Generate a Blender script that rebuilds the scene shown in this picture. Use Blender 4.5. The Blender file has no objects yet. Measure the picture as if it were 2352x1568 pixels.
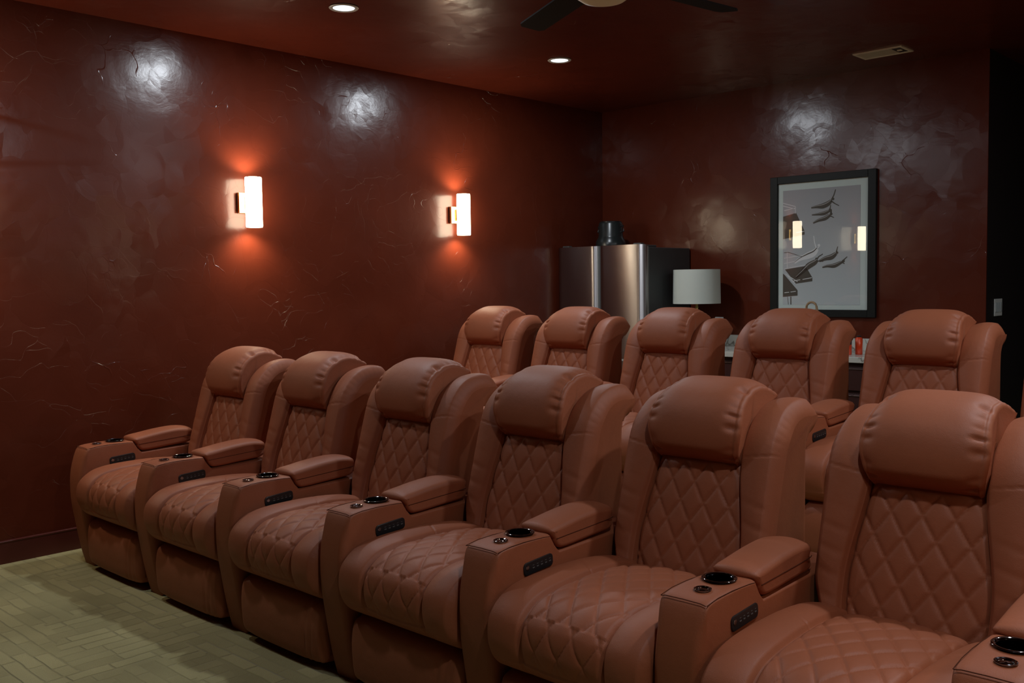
import bpy, bmesh, math, random
from mathutils import Vector, Matrix
C = bpy.context.scene.collection
PI = math.pi
random.seed(7)

# ------------------------------------------------------------------ camera
cd = bpy.data.cameras.new('camera'); cd.sensor_width = 36; cd.lens = 2219.82 * 36 / 2352
cam = bpy.data.objects.new('camera', cd); C.objects.link(cam)
Rr = Vector((0.72594523, 0.68761766, -0.01361884)); Ru = Vector((-0.03093962, 0.05243327, 0.99814503)); Rf = Vector((-0.68705623, 0.72417726, -0.05933831))
m = Matrix((Rr, Ru, -Rf)).transposed().to_4x4(); m.translation = Vector((5.510, 0.0, 1.46)); cam.matrix_world = m
bpy.context.scene.camera = cam
cd.clip_start = .05

# ------------------------------------------------------------------ world, exposure
W = bpy.data.worlds.new('world'); bpy.context.scene.world = W; W.use_nodes = True
W.node_tree.nodes['Background'].inputs[0].default_value = (0.0012, 0.0011, 0.0013, 1)
W.node_tree.nodes['Background'].inputs[1].default_value = 1.0
vs = bpy.context.scene.view_settings
vs.view_transform = 'Standard'; vs.look = 'None'; vs.exposure = 0.0; vs.gamma = 1.0
vs.use_curve_mapping = False
cy = bpy.context.scene.cycles
cy.max_bounces = 8; cy.sample_clamp_indirect = 4.0; cy.caustics_reflective = False; cy.caustics_refractive = False

# ------------------------------------------------------------------ measured room
YB = 7.038; ZC = 3.002; XE = 3.310; XR = 6.1; YF = -2.6; RISE = 0.174
LEDS = [(1.097, 3.334), (1.097, 5.167), (1.097, 1.49),
        (4.98, 3.334), (4.98, 5.167), (4.98, 1.49)]
P_LED = 20.0      # watts of each recessed lamp
P_SCONCE = 15.0    # watts of each bulb end
LED_COL = (0.86, 0.93, 1.0)
SC_COL = (1.0, 0.82, 0.60)

# ------------------------------------------------------------------ materials
def mat(name, base=(.5, .5, .5), rough=.5, metal=0, spec=.5, coat=0, coat_rough=.1, **kw):
    M = bpy.data.materials.new(name); M.use_nodes = True
    b = M.node_tree.nodes['Principled BSDF']
    b.inputs['Base Color'].default_value = (*base, 1); b.inputs['Roughness'].default_value = rough
    b.inputs['Metallic'].default_value = metal; b.inputs['Specular IOR Level'].default_value = spec
    b.inputs['Coat Weight'].default_value = coat; b.inputs['Coat Roughness'].default_value = coat_rough
    for k, v in kw.items(): b.inputs[k.replace('_', ' ')].default_value = v
    return M
def nodes(M): return M.node_tree.nodes, M.node_tree.links, M.node_tree.nodes['Principled BSDF']
def N(M, t, **kw):
    n = M.node_tree.nodes.new(t)
    for k, v in kw.items(): setattr(n, k, v)
    return n
def math_n(M, op, a, b=None, c=None):
    n = N(M, 'ShaderNodeMath', operation=op); L = M.node_tree.links
    for i, v in enumerate((a, b, c)):
        if v is None: continue
        if isinstance(v, (int, float)): n.inputs[i].default_value = v
        else: L.new(v, n.inputs[i])
    return n.outputs[0]

def plaster(name, base, rough, strength):
    """trowelled glossy plaster: overlapping tilted patches, thin ridges, fine grain"""
    M = mat(name, base, rough, spec=.05, coat=.8, coat_rough=.22)
    ns, L, b = nodes(M)
    geo = N(M, 'ShaderNodeNewGeometry')
    nz = N(M, 'ShaderNodeTexNoise'); nz.inputs['Scale'].default_value = 3.2; nz.inputs['Detail'].default_value = 2.5
    L.new(geo.outputs['Position'], nz.inputs['Vector'])
    sub = N(M, 'ShaderNodeVectorMath', operation='SUBTRACT'); L.new(nz.outputs['Color'], sub.inputs[0]); sub.inputs[1].default_value = (.5, .5, .5)
    sc = N(M, 'ShaderNodeVectorMath', operation='SCALE'); L.new(sub.outputs[0], sc.inputs[0]); sc.inputs['Scale'].default_value = .34
    pw = N(M, 'ShaderNodeVectorMath', operation='ADD'); L.new(geo.outputs['Position'], pw.inputs[0]); L.new(sc.outputs[0], pw.inputs[1])
    hs = []
    for s, k in ((2.6, .0055), (6.5, .0045)):
        v = N(M, 'ShaderNodeTexVoronoi'); v.inputs['Scale'].default_value = s; L.new(pw.outputs[0], v.inputs['Vector'])
        mu = N(M, 'ShaderNodeVectorMath', operation='SUBTRACT'); L.new(v.outputs['Color'], mu.inputs[0]); mu.inputs[1].default_value = (.5, .5, .5)
        dv = N(M, 'ShaderNodeVectorMath', operation='SUBTRACT'); L.new(pw.outputs[0], dv.inputs[0]); L.new(v.outputs['Position'], dv.inputs[1])
        dt = N(M, 'ShaderNodeVectorMath', operation='DOT_PRODUCT'); L.new(mu.outputs[0], dt.inputs[0]); L.new(dv.outputs[0], dt.inputs[1])
        hs.append(math_n(M, 'MULTIPLY', dt.outputs['Value'], .032 if s < 4 else .034))
    # ridges left by the trowel edge, only here and there
    v2 = N(M, 'ShaderNodeTexVoronoi', feature='DISTANCE_TO_EDGE'); v2.inputs['Scale'].default_value = 4.6; L.new(pw.outputs[0], v2.inputs['Vector'])
    r = N(M, 'ShaderNodeMapRange'); L.new(v2.outputs['Distance'], r.inputs['Value']); r.inputs['From Min'].default_value = 0; r.inputs['From Max'].default_value = .011
    r.inputs['To Min'].default_value = 1; r.inputs['To Max'].default_value = 0
    msk = N(M, 'ShaderNodeTexNoise'); msk.inputs['Scale'].default_value = 2.7; msk.inputs['Detail'].default_value = 3; L.new(geo.outputs['Position'], msk.inputs['Vector'])
    mr = N(M, 'ShaderNodeMapRange'); L.new(msk.outputs[0], mr.inputs['Value']); mr.inputs['From Min'].default_value = .59; mr.inputs['From Max'].default_value = .70
    ridge = math_n(M, 'MULTIPLY', math_n(M, 'MULTIPLY', r.outputs[0], mr.outputs[0]), .0020)
    # short scratches
    mp = N(M, 'ShaderNodeMapping'); L.new(pw.outputs[0], mp.inputs[0]); mp.inputs['Scale'].default_value = (3, 9, 30); mp.inputs['Rotation'].default_value = (.7, .5, .6)
    sn = N(M, 'ShaderNodeTexNoise'); L.new(mp.outputs[0], sn.inputs['Vector']); sn.inputs['Scale'].default_value = 1.5; sn.inputs['Detail'].default_value = 4
    fn = N(M, 'ShaderNodeTexNoise'); fn.inputs['Scale'].default_value = 55; fn.inputs['Detail'].default_value = 4; L.new(geo.outputs['Position'], fn.inputs['Vector'])
    ln = N(M, 'ShaderNodeTexNoise'); ln.inputs['Scale'].default_value = 1.6; ln.inputs['Detail'].default_value = 1; L.new(geo.outputs['Position'], ln.inputs['Vector'])
    h = math_n(M, 'ADD', hs[0], hs[1]); h = math_n(M, 'ADD', h, ridge)
    h = math_n(M, 'ADD', h, math_n(M, 'MULTIPLY', sn.outputs[0], .0004))
    h = math_n(M, 'ADD', h, math_n(M, 'MULTIPLY', fn.outputs[0], .0003))
    h = math_n(M, 'ADD', h, math_n(M, 'MULTIPLY', ln.outputs[0], .006))
    bp = N(M, 'ShaderNodeBump'); bp.inputs['Strength'].default_value = strength; bp.inputs['Distance'].default_value = 1.0
    L.new(h, bp.inputs['Height']); L.new(bp.outputs[0], b.inputs['Normal']); L.new(bp.outputs[0], b.inputs['Coat Normal'])
    # pigment slightly uneven
    mx = N(M, 'ShaderNodeMix', data_type='RGBA'); L.new(nz.outputs[0], mx.inputs[0])
    mx.inputs[6].default_value = (base[0] * .82, base[1] * .8, base[2] * .8, 1); mx.inputs[7].default_value = (base[0] * 1.16, base[1] * 1.2, base[2] * 1.2, 1)
    L.new(mx.outputs[2], b.inputs['Base Color'])
    return M

def leather(name, base, rough=.42, grain=.5):
    M = mat(name, base, rough, spec=.40)
    ns, L, b = nodes(M)
    tc = N(M, 'ShaderNodeTexCoord')
    v = N(M, 'ShaderNodeTexVoronoi', feature='SMOOTH_F1'); v.inputs['Scale'].default_value = 420; L.new(tc.outputs['Object'], v.inputs['Vector'])
    n = N(M, 'ShaderNodeTexNoise'); n.inputs['Scale'].default_value = 26; n.inputs['Detail'].default_value = 4; L.new(tc.outputs['Object'], n.inputs['Vector'])
    h = math_n(M, 'ADD', math_n(M, 'MULTIPLY', v.outputs['Distance'], .0005), math_n(M, 'MULTIPLY', n.outputs[0], .0022))
    bp = N(M, 'ShaderNodeBump'); bp.inputs['Strength'].default_value = grain; bp.inputs['Distance'].default_value = 1
    L.new(h, bp.inputs['Height']); L.new(bp.outputs[0], b.inputs['Normal'])
    n2 = N(M, 'ShaderNodeTexNoise'); n2.inputs['Scale'].default_value = 5; n2.inputs['Detail'].default_value = 3; L.new(tc.outputs['Object'], n2.inputs['Vector'])
    mx = N(M, 'ShaderNodeMix', data_type='RGBA'); L.new(n2.outputs[0], mx.inputs[0])
    mx.inputs[6].default_value = (*[c * .88 for c in base], 1); mx.inputs[7].default_value = (*[c * 1.12 for c in base], 1)
    L.new(mx.outputs[2], b.inputs['Base Color'])
    return M

M_wall = plaster('oxblood_plaster', (.100, .0172, .0070), .42, .8)
M_ceil = plaster('oxblood_ceiling_plaster', (.100, .016, .0075), .42, 1.0)
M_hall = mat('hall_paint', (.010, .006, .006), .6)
M_base = mat('oxblood_gloss_paint', (.085, .014, .010), .35)
M_lea = leather('cognac_leather', (.32, .094, .041), .56)
M_lea2 = leather('cognac_leather_side', (.30, .085, .035), .56)
M_seam = mat('seam_thread', (.07, .022, .012), .9, spec=.05)
M_black = mat('black_plastic', (.012, .012, .013), .35)
M_chrome = mat('chrome', (.30, .31, .33), .07, metal=1)
M_dark_chrome = mat('dark_cup_metal', (.035, .038, .045), .08, metal=1)
M_glyph = mat('switch_glyph', (.10, .095, .09), .5)
M_brass = mat('polished_brass', (.80, .55, .20), .22, metal=1)
M_steel = mat('brushed_stainless', (.46, .43, .43), .36, metal=1, Anisotropic=.95, Anisotropic_Rotation=.25)
M_fridge_side = mat('fridge_side_grey', (.055, .058, .058), .45)
M_gasket = mat('gasket', (.42, .42, .40), .5)
M_frame = mat('picture_frame_black', (.008, .010, .009), .5, spec=.25)
M_mount = mat('mount_board', (.66, .78, .74), .8)
M_white = mat('white_plastic', (.62, .66, .66), .4)
M_shade_l = mat('linen_shade', (.62, .67, .61), .9)
M_marble = mat('white_marble', (.6, .6, .55), .2)
M_cab = mat('oxblood_cabinet', (.045, .014, .012), .4)
M_edge = mat('drawer_edge_pull', (.22, .17, .16), .35, metal=1)
M_cream = mat('cream_fan_glass', (.85, .80, .66), .5)
M_fan = mat('dark_fan_blade', (.010, .006, .005), .8, spec=.15)
M_vent = mat('cream_vent_metal', (.80, .74, .60), .5)
M_liq = mat('orange_red_liquid', (.78, .07, .02), .12, coat=1, coat_rough=.05)
M_cap = mat('dark_cap', (.03, .02, .02), .3)
M_wicker = mat('tan_wicker', (.36, .24, .13), .7)
M_glassb = mat('clear_amber_glass', (.75, .55, .35), .08, Transmission_Weight=.7)

# marble veins
ns, L, b = nodes(M_marble)
tc = N(M_marble, 'ShaderNodeNewGeometry'); n1 = N(M_marble, 'ShaderNodeTexNoise'); n1.inputs['Scale'].default_value = 3.0; n1.inputs['Detail'].default_value = 6; n1.inputs['Distortion'].default_value = 1.3
L.new(tc.outputs['Position'], n1.inputs['Vector'])
v = math_n(M_marble, 'ABSOLUTE', math_n(M_marble, 'SUBTRACT', n1.outputs[0], .5))
r = N(M_marble, 'ShaderNodeMapRange'); L.new(v, r.inputs['Value']); r.inputs['From Max'].default_value = .022; r.inputs['To Min'].default_value = 1; r.inputs['To Max'].default_value = 0
mx = N(M_marble, 'ShaderNodeMix', data_type='RGBA'); L.new(r.outputs[0], mx.inputs[0]); mx.inputs[6].default_value = (.60, .60, .54, 1); mx.inputs[7].default_value = (.20, .19, .16, 1); L.new(mx.outputs[2], b.inputs['Base Color'])

# brushed steel streaks
ns, L, b = nodes(M_steel)
tc = N(M_steel, 'ShaderNodeNewGeometry'); mp = N(M_steel, 'ShaderNodeMapping'); mp.inputs['Scale'].default_value = (1, 1, 160); L.new(tc.outputs['Position'], mp.inputs[0])
n1 = N(M_steel, 'ShaderNodeTexNoise'); n1.inputs['Scale'].default_value = 5; L.new(mp.outputs[0], n1.inputs['Vector'])
L.new(math_n(M_steel, 'MULTIPLY_ADD', n1.outputs[0], .10, .30), b.inputs['Roughness'])

tg = N(M_steel, 'ShaderNodeTangent'); tg.direction_type = 'RADIAL'; tg.axis = 'Z'; L.new(tg.outputs[0], b.inputs['Tangent'])

# carpet: cut pile carved into a basket of rectangles
M_car = mat('olive_carpet', (.26, .22, .11), .95, spec=.1)
ns, L, b = nodes(M_car)
b.inputs['Sheen Weight'].default_value = .25; b.inputs['Sheen Roughness'].default_value = .5
g = N(M_car, 'ShaderNodeNewGeometry')
wn = N(M_car, 'ShaderNodeTexNoise'); wn.inputs['Scale'].default_value = 5; L.new(g.outputs['Position'], wn.inputs['Vector'])
ws = N(M_car, 'ShaderNodeVectorMath', operation='SCALE'); L.new(wn.outputs['Color'], ws.inputs[0]); ws.inputs['Scale'].default_value = .026
wp = N(M_car, 'ShaderNodeVectorMath', operation='ADD'); L.new(g.outputs['Position'], wp.inputs[0]); L.new(ws.outputs[0], wp.inputs[1])
def blocks(w, h, rot, off):
    mp = N(M_car, 'ShaderNodeMapping'); mp.inputs['Rotation'].default_value = (0, 0, rot); mp.inputs['Location'].default_value = (off, off * .7, 0); L.new(wp.outputs[0], mp.inputs[0])
    t = N(M_car, 'ShaderNodeTexBrick'); L.new(mp.outputs[0], t.inputs['Vector'])
    t.inputs['Color1'].default_value = (1, 1, 1, 1); t.inputs['Color2'].default_value = (0, 0, 0, 1); t.inputs['Mortar'].default_value = (.3, .3, .3, 1)
    t.inputs['Scale'].default_value = 1; t.inputs['Mortar Size'].default_value = .007; t.inputs['Mortar Smooth'].default_value = 1.0
    t.inputs['Brick Width'].default_value = w; t.inputs['Row Height'].default_value = h; t.offset = .37; t.squash = 1.6; t.squash_frequency = 3
    return t.outputs['Color'], t.outputs['Fac']
c1, d1 = blocks(.19, .062, 0, 0); c2, d2 = blocks(.17, .07, PI / 2, 3.3)
mp3 = N(M_car, 'ShaderNodeMapping'); mp3.inputs['Scale'].default_value = (2.6, 3.1, .01); L.new(wp.outputs[0], mp3.inputs[0])
v3 = N(M_car, 'ShaderNodeTexVoronoi'); v3.distance = 'CHEBYCHEV'; v3.inputs['Scale'].default_value = 1; v3.inputs['Randomness'].default_value = .6; L.new(mp3.outputs[0], v3.inputs['Vector'])
sp3 = N(M_car, 'ShaderNodeSeparateXYZ'); L.new(v3.outputs['Color'], sp3.inputs[0])
selr = math_n(M_car, 'GREATER_THAN', sp3.outputs[0], .5)
def pick_(a_, b_):
    return math_n(M_car, 'ADD', math_n(M_car, 'MULTIPLY', a_, selr), math_n(M_car, 'MULTIPLY', b_, math_n(M_car, 'SUBTRACT', 1.0, selr)))
both = math_n(M_car, 'SUBTRACT', math_n(M_car, 'MULTIPLY', pick_(c1, c2), .55), math_n(M_car, 'MULTIPLY', pick_(d1, d2), .22))
pile = N(M_car, 'ShaderNodeTexNoise'); pile.inputs['Scale'].default_value = 260; pile.inputs['Detail'].default_value = 3; L.new(g.outputs['Position'], pile.inputs['Vector'])
big = N(M_car, 'ShaderNodeTexNoise'); big.inputs['Scale'].default_value = 2.2; big.inputs['Detail'].default_value = 3; L.new(g.outputs['Position'], big.inputs['Vector'])
hh = math_n(M_car, 'ADD', math_n(M_car, 'MULTIPLY', both, .011), math_n(M_car, 'MULTIPLY', pile.outputs[0], .004))
bp = N(M_car, 'ShaderNodeBump'); bp.inputs['Strength'].default_value = .9; bp.inputs['Distance'].default_value = 1; L.new(hh, bp.inputs['Height']); L.new(bp.outputs[0], b.inputs['Normal'])
f1 = math_n(M_car, 'ADD', math_n(M_car, 'MULTIPLY', both, .42), math_n(M_car, 'MULTIPLY', big.outputs[0], .75))
mx = N(M_car, 'ShaderNodeMix', data_type='RGBA'); L.new(f1, mx.inputs[0]); mx.inputs[6].default_value = (.17, .145, .052, 1); mx.inputs[7].default_value = (.58, .51, .24, 1)
L.new(mx.outputs[2], b.inputs['Base Color'])

# ------------------------------------------------------------------ helpers
def link(o, parent=None):
    C.objects.link(o)
    if parent is not None: o.parent = parent
    return o
def mesh_obj(name, verts, faces, material, parent=None, smooth=True, angle=None):
    me = bpy.data.meshes.new(name); me.from_pydata(verts, [], faces); me.update()
    o = bpy.data.objects.new(name, me); link(o, parent)
    me.materials.append(material)
    if smooth:
        for p in me.polygons: p.use_smooth = True
        if angle is not None and hasattr(me, 'set_sharp_from_angle'): me.set_sharp_from_angle(angle=math.radians(angle))
    return o
def bm_obj(name, bm, material, parent=None, smooth=False, angle=17):
    me = bpy.data.meshes.new(name); bmesh.ops.recalc_face_normals(bm, faces=bm.faces[:]); bm.to_mesh(me); bm.free()
    o = bpy.data.objects.new(name, me); link(o, parent); me.materials.append(material)
    if smooth:
        for p in me.polygons: p.use_smooth = True
        me.set_sharp_from_angle(angle=math.radians(angle))
    return o
def box(bm, x0, x1, y0, y1, z0, z1, bevel=0, seg=2, M=None):
    r = bmesh.ops.create_cube(bm, size=1.0)
    vs_ = r['verts']
    for v in vs_: v.co = Vector(((x0 + x1) / 2 + v.co.x * (x1 - x0), (y0 + y1) / 2 + v.co.y * (y1 - y0), (z0 + z1) / 2 + v.co.z * (z1 - z0)))
    if bevel:
        es = list({e for v in vs_ for e in v.link_edges})
        rr = bmesh.ops.bevel(bm, geom=es, offset=bevel, segments=seg, affect='EDGES', profile=.5)
        vs_ = list({v for f in rr['faces'] for v in f.verts} | {v for v in vs_ if v.is_valid})
    if M is not None: bmesh.ops.transform(bm, matrix=M, verts=[v for v in vs_ if v.is_valid])
    return vs_
def lathe(bm, prof, seg=40, origin=(0, 0, 0), M=None, closed_ends=True):
    """prof: list of (r, z)"""
    rings = []; allv = []
    for r_, z in prof:
        ring = [bm.verts.new((origin[0] + r_ * math.cos(2 * PI * k / seg), origin[1] + r_ * math.sin(2 * PI * k / seg), origin[2] + z)) for k in range(seg)]
        rings.append(ring); allv += ring
    for a, b_ in zip(rings, rings[1:]):
        for k in range(seg): bm.faces.new((a[k], a[(k + 1) % seg], b_[(k + 1) % seg], b_[k]))
    if closed_ends:
        bm.faces.new(rings[0][::-1]); bm.faces.new(rings[-1])
    if M is not None: bmesh.ops.transform(bm, matrix=M, verts=allv)
    return allv
def tube(bm, pts, r, seg=12):
    rings = []
    n = len(pts); pts = [Vector(p) for p in pts]
    for i, p in enumerate(pts):
        t = (pts[min(i + 1, n - 1)] - pts[max(i - 1, 0)]).normalized()
        up = Vector((0, 0, 1)) if abs(t.z) < .9 else Vector((0, 1, 0))
        a = t.cross(up).normalized(); b_ = t.cross(a).normalized()
        rings.append([bm.verts.new(p + r * (math.cos(2 * PI * k / seg) * a + math.sin(2 * PI * k / seg) * b_)) for k in range(seg)])
    for q, w in zip(rings, rings[1:]):
        for k in range(seg): bm.faces.new((q[k], q[(k + 1) % seg], w[(k + 1) % seg], w[k]))
    bm.faces.new(rings[0][::-1]); bm.faces.new(rings[-1])
def thing(name, label, cat, loc=(0, 0, 0), group=None):
    o = bpy.data.objects.new(name, None); link(o); o.location = loc; o.empty_display_size = .1
    o['label'] = label; o['category'] = cat
    if group: o['group'] = group
    return o
def tag(o, label, cat, group=None):
    o['label'] = label; o['category'] = cat
    if group: o['group'] = group
    return o
def struct(name, bm, m_):
    o = bm_obj(name, bm, m_); o['kind'] = 'structure'; return o
def dup(root, loc, label, group):
    r_ = root.copy(); C.objects.link(r_); r_.location = loc; r_['label'] = label; r_['group'] = group
    for ch in list(root.children):
        c = ch.copy(); C.objects.link(c); c.parent = r_
        for g_ in ch.children:
            d = g_.copy(); C.objects.link(d); d.parent = c
    return r_

# ------------------------------------------------------------------ the room shell
T = .12
bm = bmesh.new(); box(bm, -T, XR + T, YF - T, YB + 3.2, -T, 0); struct('floor', bm, M_car)
bm = bmesh.new(); box(bm, -T, XR + T, YF - T, YB + 3.2, ZC, ZC + T); o_ceil = struct('ceiling', bm, M_ceil)
bm = bmesh.new(); box(bm, -T, 0, YF, YB + T, 0, ZC); struct('wall_left', bm, M_wall)
bm = bmesh.new(); box(bm, 0, XE, YB, YB + .012, 0, ZC); struct('wall_back', bm, M_wall)
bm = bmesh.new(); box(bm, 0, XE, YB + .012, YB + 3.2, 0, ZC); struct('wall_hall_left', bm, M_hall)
bm = bmesh.new(); box(bm, XR, XR + T, YF, YB + 3.2, 0, ZC); struct('wall_right', bm, M_wall)
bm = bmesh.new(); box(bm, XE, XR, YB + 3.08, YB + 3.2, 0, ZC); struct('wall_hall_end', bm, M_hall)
bm = bmesh.new(); box(bm, -T, XR + T, YF - T, YF, 0, ZC); struct('wall_front', bm, M_hall)
bm = bmesh.new(); box(bm, 4.6, XR, YB, YB + .12, 0, ZC); struct('wall_back_right', bm, M_wall)
# platform the back row stands on
bm = bmesh.new(); box(bm, 0.002, XR - .01, 3.30, 5.28, 0, RISE, bevel=.012); struct('floor_riser', bm, M_car)
# baseboards: flat board with an eased, slightly projecting top
bm = bmesh.new(); box(bm, 0, .016, YF, 3.295, 0, .112); box(bm, 0, .019, YF, 3.295, .112, .124, bevel=.004); struct('baseboard_left', bm, M_base)
bm = bmesh.new(); box(bm, .95, XE, YB - .016, YB, 0, .124, bevel=.004); struct('baseboard_back', bm, M_base)

# ------------------------------------------------------------------ recessed downlights
M_led = bpy.data.materials.new('led_disc'); M_led.use_nodes = True
nt = M_led.node_tree; nt.nodes.clear(); e = nt.nodes.new('ShaderNodeEmission'); oo = nt.nodes.new('ShaderNodeOutputMaterial'); nt.links.new(e.outputs[0], oo.inputs[0])
e.inputs[0].default_value = (.86, .93, 1, 1); e.inputs[1].default_value = 1.6
M_trim = mat('downlight_trim', (.5, .5, .5), .4)
def downlight(x, y, label):
    t = thing('recessed_downlight', label, 'ceiling light', (x, y, ZC), 'recessed ceiling downlights')
    bm = bmesh.new(); lathe(bm, [(.056, -.001), (.080, -.001), (.082, -.004), (.077, -.008), (.063, -.007), (.056, -.001)], closed_ends=False); bm_obj('trim_ring', bm, M_trim, t, True, 60)
    bm = bmesh.new(); lathe(bm, [(.062, -.003), (.062, -.0045)]); bm_obj('lens', bm, M_led, t)
    ld = bpy.data.lights.new('downlight_beam', 'AREA'); ld.shape = 'DISK'; ld.size = .124; ld.energy = P_LED * (.62 if (x < 2 and y < 2) else .85 if y < 2 else 1); ld.color = LED_COL
    lo = bpy.data.objects.new('downlight_beam', ld); link(lo, t); lo.location = (0, 0, -.0095)
    return t
LL = {0: 'glowing round recessed downlight left of the ceiling fan, nearer the camera and higher in view',
      1: 'glowing round recessed downlight close to the far left corner of the ceiling'}
for i, (x, y) in enumerate(LEDS):
    downlight(x, y, LL.get(i, 'round recessed downlight in the dark red ceiling, outside the photographed view'))

# ------------------------------------------------------------------ wall sconces
M_opal = bpy.data.materials.new('lit_opal_glass'); M_opal.use_nodes = True
nt = M_opal.node_tree; nt.nodes.clear(); e = nt.nodes.new('ShaderNodeEmission'); oo = nt.nodes.new('ShaderNodeOutputMaterial'); nt.links.new(e.outputs[0], oo.inputs[0])
e.inputs[0].default_value = (1, .86, .62, 1); e.inputs[1].default_value = 18.0
def sconce(y, label):
    t = thing('wall_sconce', label, 'wall lamp', (0, y, 1.997), 'brass wall sconces on the left wall')
    bm = bmesh.new(); box(bm, .0005, .006, -.058, .058, -.066, .066, bevel=.002); bm_obj('wall_plate', bm, M_black, t, True)
    bm = bmesh.new(); box(bm, .006, .030, -.062, .062, -.065, .065, bevel=.004, seg=3); box(bm, .030, .053, -.014, .014, -.045, .045, bevel=.003); bm_obj('bracket', bm, M_brass, t, True)
    bm = bmesh.new(); box(bm, .0295, .033, -.046, -.040, -.003, .003, bevel=.001); bm_obj('screw', bm, M_brass, t)
    bm = bmesh.new(); lathe(bm, [(.047, -.156), (.050, -.157), (.052, -.150), (.052, .150), (.050, .157), (.047, .156), (.047, -.156)], origin=(.102, 0, 0), closed_ends=False); bm_obj('glass_shade', bm, M_opal, t, True, 50)
    for s in (-1, 1):
        ld = bpy.data.lights.new('bulb_light', 'SPOT'); ld.energy = P_SCONCE; ld.color = SC_COL; ld.spot_size = math.radians(150); ld.spot_blend = .9; ld.shadow_soft_size = .03
        lo = bpy.data.objects.new('bulb_light', ld); link(lo, t); lo.location = (.102, 0, s * .145); lo.rotation_euler = (0 if s < 0 else PI, 0, 0)
    return t
sconce(3.347, 'lit white tube sconce on brass bracket, left of the two on the red wall')
sconce(1.515, 'lit white tube sconce left of the view, seen only mirrored in the picture glass')
for y_ in (1.515, 3.347, 5.179):
    s_ = sconce(y_, 'lit tube sconce on the right wall behind the camera, outside the photographed view'); s_.location.x = XR; s_.rotation_euler.z = PI; s_['group'] = 'brass wall sconces on the right wall'
sconce(5.179, 'lit white tube sconce on brass bracket, right one nearer the refrigerator corner')

# ------------------------------------------------------------------ cushion lofts
def smooth_closed(pts, n):
    """Catmull-Rom through a closed list of (y,z), resampled to n even points"""
    P = [Vector((0, *p)) for p in pts]; m_ = len(P); dense = []
    for i in range(m_):
        p0, p1, p2, p3 = P[i - 1], P[i], P[(i + 1) % m_], P[(i + 2) % m_]
        for k in range(16):
            t = k / 16
            dense.append(.5 * ((2 * p1) + (-p0 + p2) * t + (2 * p0 - 5 * p1 + 4 * p2 - p3) * t * t + (-p0 + 3 * p1 - 3 * p2 + p3) * t ** 3))
    L_ = [0]
    for i in range(len(dense)): L_.append(L_[-1] + (dense[(i + 1) % len(dense)] - dense[i]).length)
    out = []; j = 0
    for k in range(n):
        s = L_[-1] * k / n
        while L_[j + 1] < s: j += 1
        a = dense[j]; b_ = dense[(j + 1) % len(dense)]; f = (s - L_[j]) / max(L_[j + 1] - L_[j], 1e-9)
        out.append(a.lerp(b_, f))
    return out
def loft(pts, n, wfun, r, ncol=20, K=6, disp=None, xp=None, strip_cap=False):
    """closed (y,z) outline swept over x, its two side edges rounded with radius r.
    disp(x, u, y, z, s) moves a vertex along the outline's normal. Returns (verts, faces, tags, capfaces)."""
    out = smooth_closed(pts, n)
    area = sum(out[i].y * out[(i + 1) % n].z - out[(i + 1) % n].y * out[i].z for i in range(n))
    sg = 1 if area > 0 else -1
    nor = []
    for i in range(n):
        t = (out[(i + 1) % n] - out[i - 1]).normalized(); nor.append(Vector((0, t.z * sg, -t.y * sg)))
    arc = [0]
    for i in range(1, n): arc.append(arc[-1] + (out[i] - out[i - 1]).length)
    cols = []
    for k in range(K, 0, -1): cols.append(('L', k / K * PI / 2))
    for k in range(ncol + 1): cols.append(('M', -1 + 2 * k / ncol))
    for k in range(1, K + 1): cols.append(('R', k / K * PI / 2))
    verts = []; faces = []; fcol = []
    for kind, val in cols:
        for i in range(n):
            p, nn = out[i], nor[i]; w = wfun(p.y, p.z) if callable(wfun) else wfun
            wi = w - r
            if kind == 'M':
                u = val
                if xp is not None:
                    q = xp(p.y, p.z); x = (abs(u) / .5 * q if abs(u) <= .5 else q + (abs(u) - .5) / .5 * (wi - q)) * (1 if u >= 0 else -1)
                else: x = u * wi
                d = 0
            else:
                u = 1 if kind == 'R' else -1
                x = u * (wi + r * math.sin(val)); d = -r * (1 - math.cos(val))
            if disp is not None: d += disp(x, u, p.y, p.z, arc[i]) * (1 if kind == 'M' else max(0, 1 - val / (PI / 2)))
            v = p + nn * d; verts.append((x, v.y, v.z))
    nc = len(cols)
    for c in range(nc - 1):
        for i in range(n):
            j = (i + 1) % n
            a, b_, c_, d_ = c * n + i, c * n + j, (c + 1) * n + j, (c + 1) * n + i
            faces.append((a, b_, c_, d_) if sg < 0 else (a, d_, c_, b_)); fcol.append((c, i))
    # caps: bulged fan
    for base, s in ((0, -1), ((nc - 1) * n, 1)):
        ring = [Vector(verts[base + i]) for i in range(n)]
        if strip_cap:
            i0 = min(range(n), key=lambda i: ring[i].y)
            for k in range(n // 2):
                q = [base + (i0 + k) % n, base + (i0 + k + 1) % n, base + (i0 - k - 1) % n, base + (i0 - k) % n]
                q = list(dict.fromkeys(q))
                if len(q) >= 3: faces.append(tuple(q if s * sg > 0 else q[::-1])); fcol.append((-1, 0))
            continue
        faces.append(tuple(base + i for i in (range(n) if (s * sg > 0) else reversed(range(n))))); fcol.append((-1, 0))
    return verts, faces, fcol, cols, out
def split_obj(name_a, name_b, verts, faces, pick, ma, mb, parent):
    """two parts that share a seam: faces where pick() is true go to b"""
    res = []
    for nm, want, mm in ((name_a, False, ma), (name_b, True, mb)):
        idx = {}; vv = []; ff = []
        for k, f in enumerate(faces):
            if pick(k) != want: continue
            g = []
            for i in f:
                if i not in idx: idx[i] = len(vv); vv.append(verts[i])
                g.append(idx[i])
            ff.append(tuple(g))
        res.append(mesh_obj(nm, vv, ff, mm, parent, True, 60))
    return res
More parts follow.
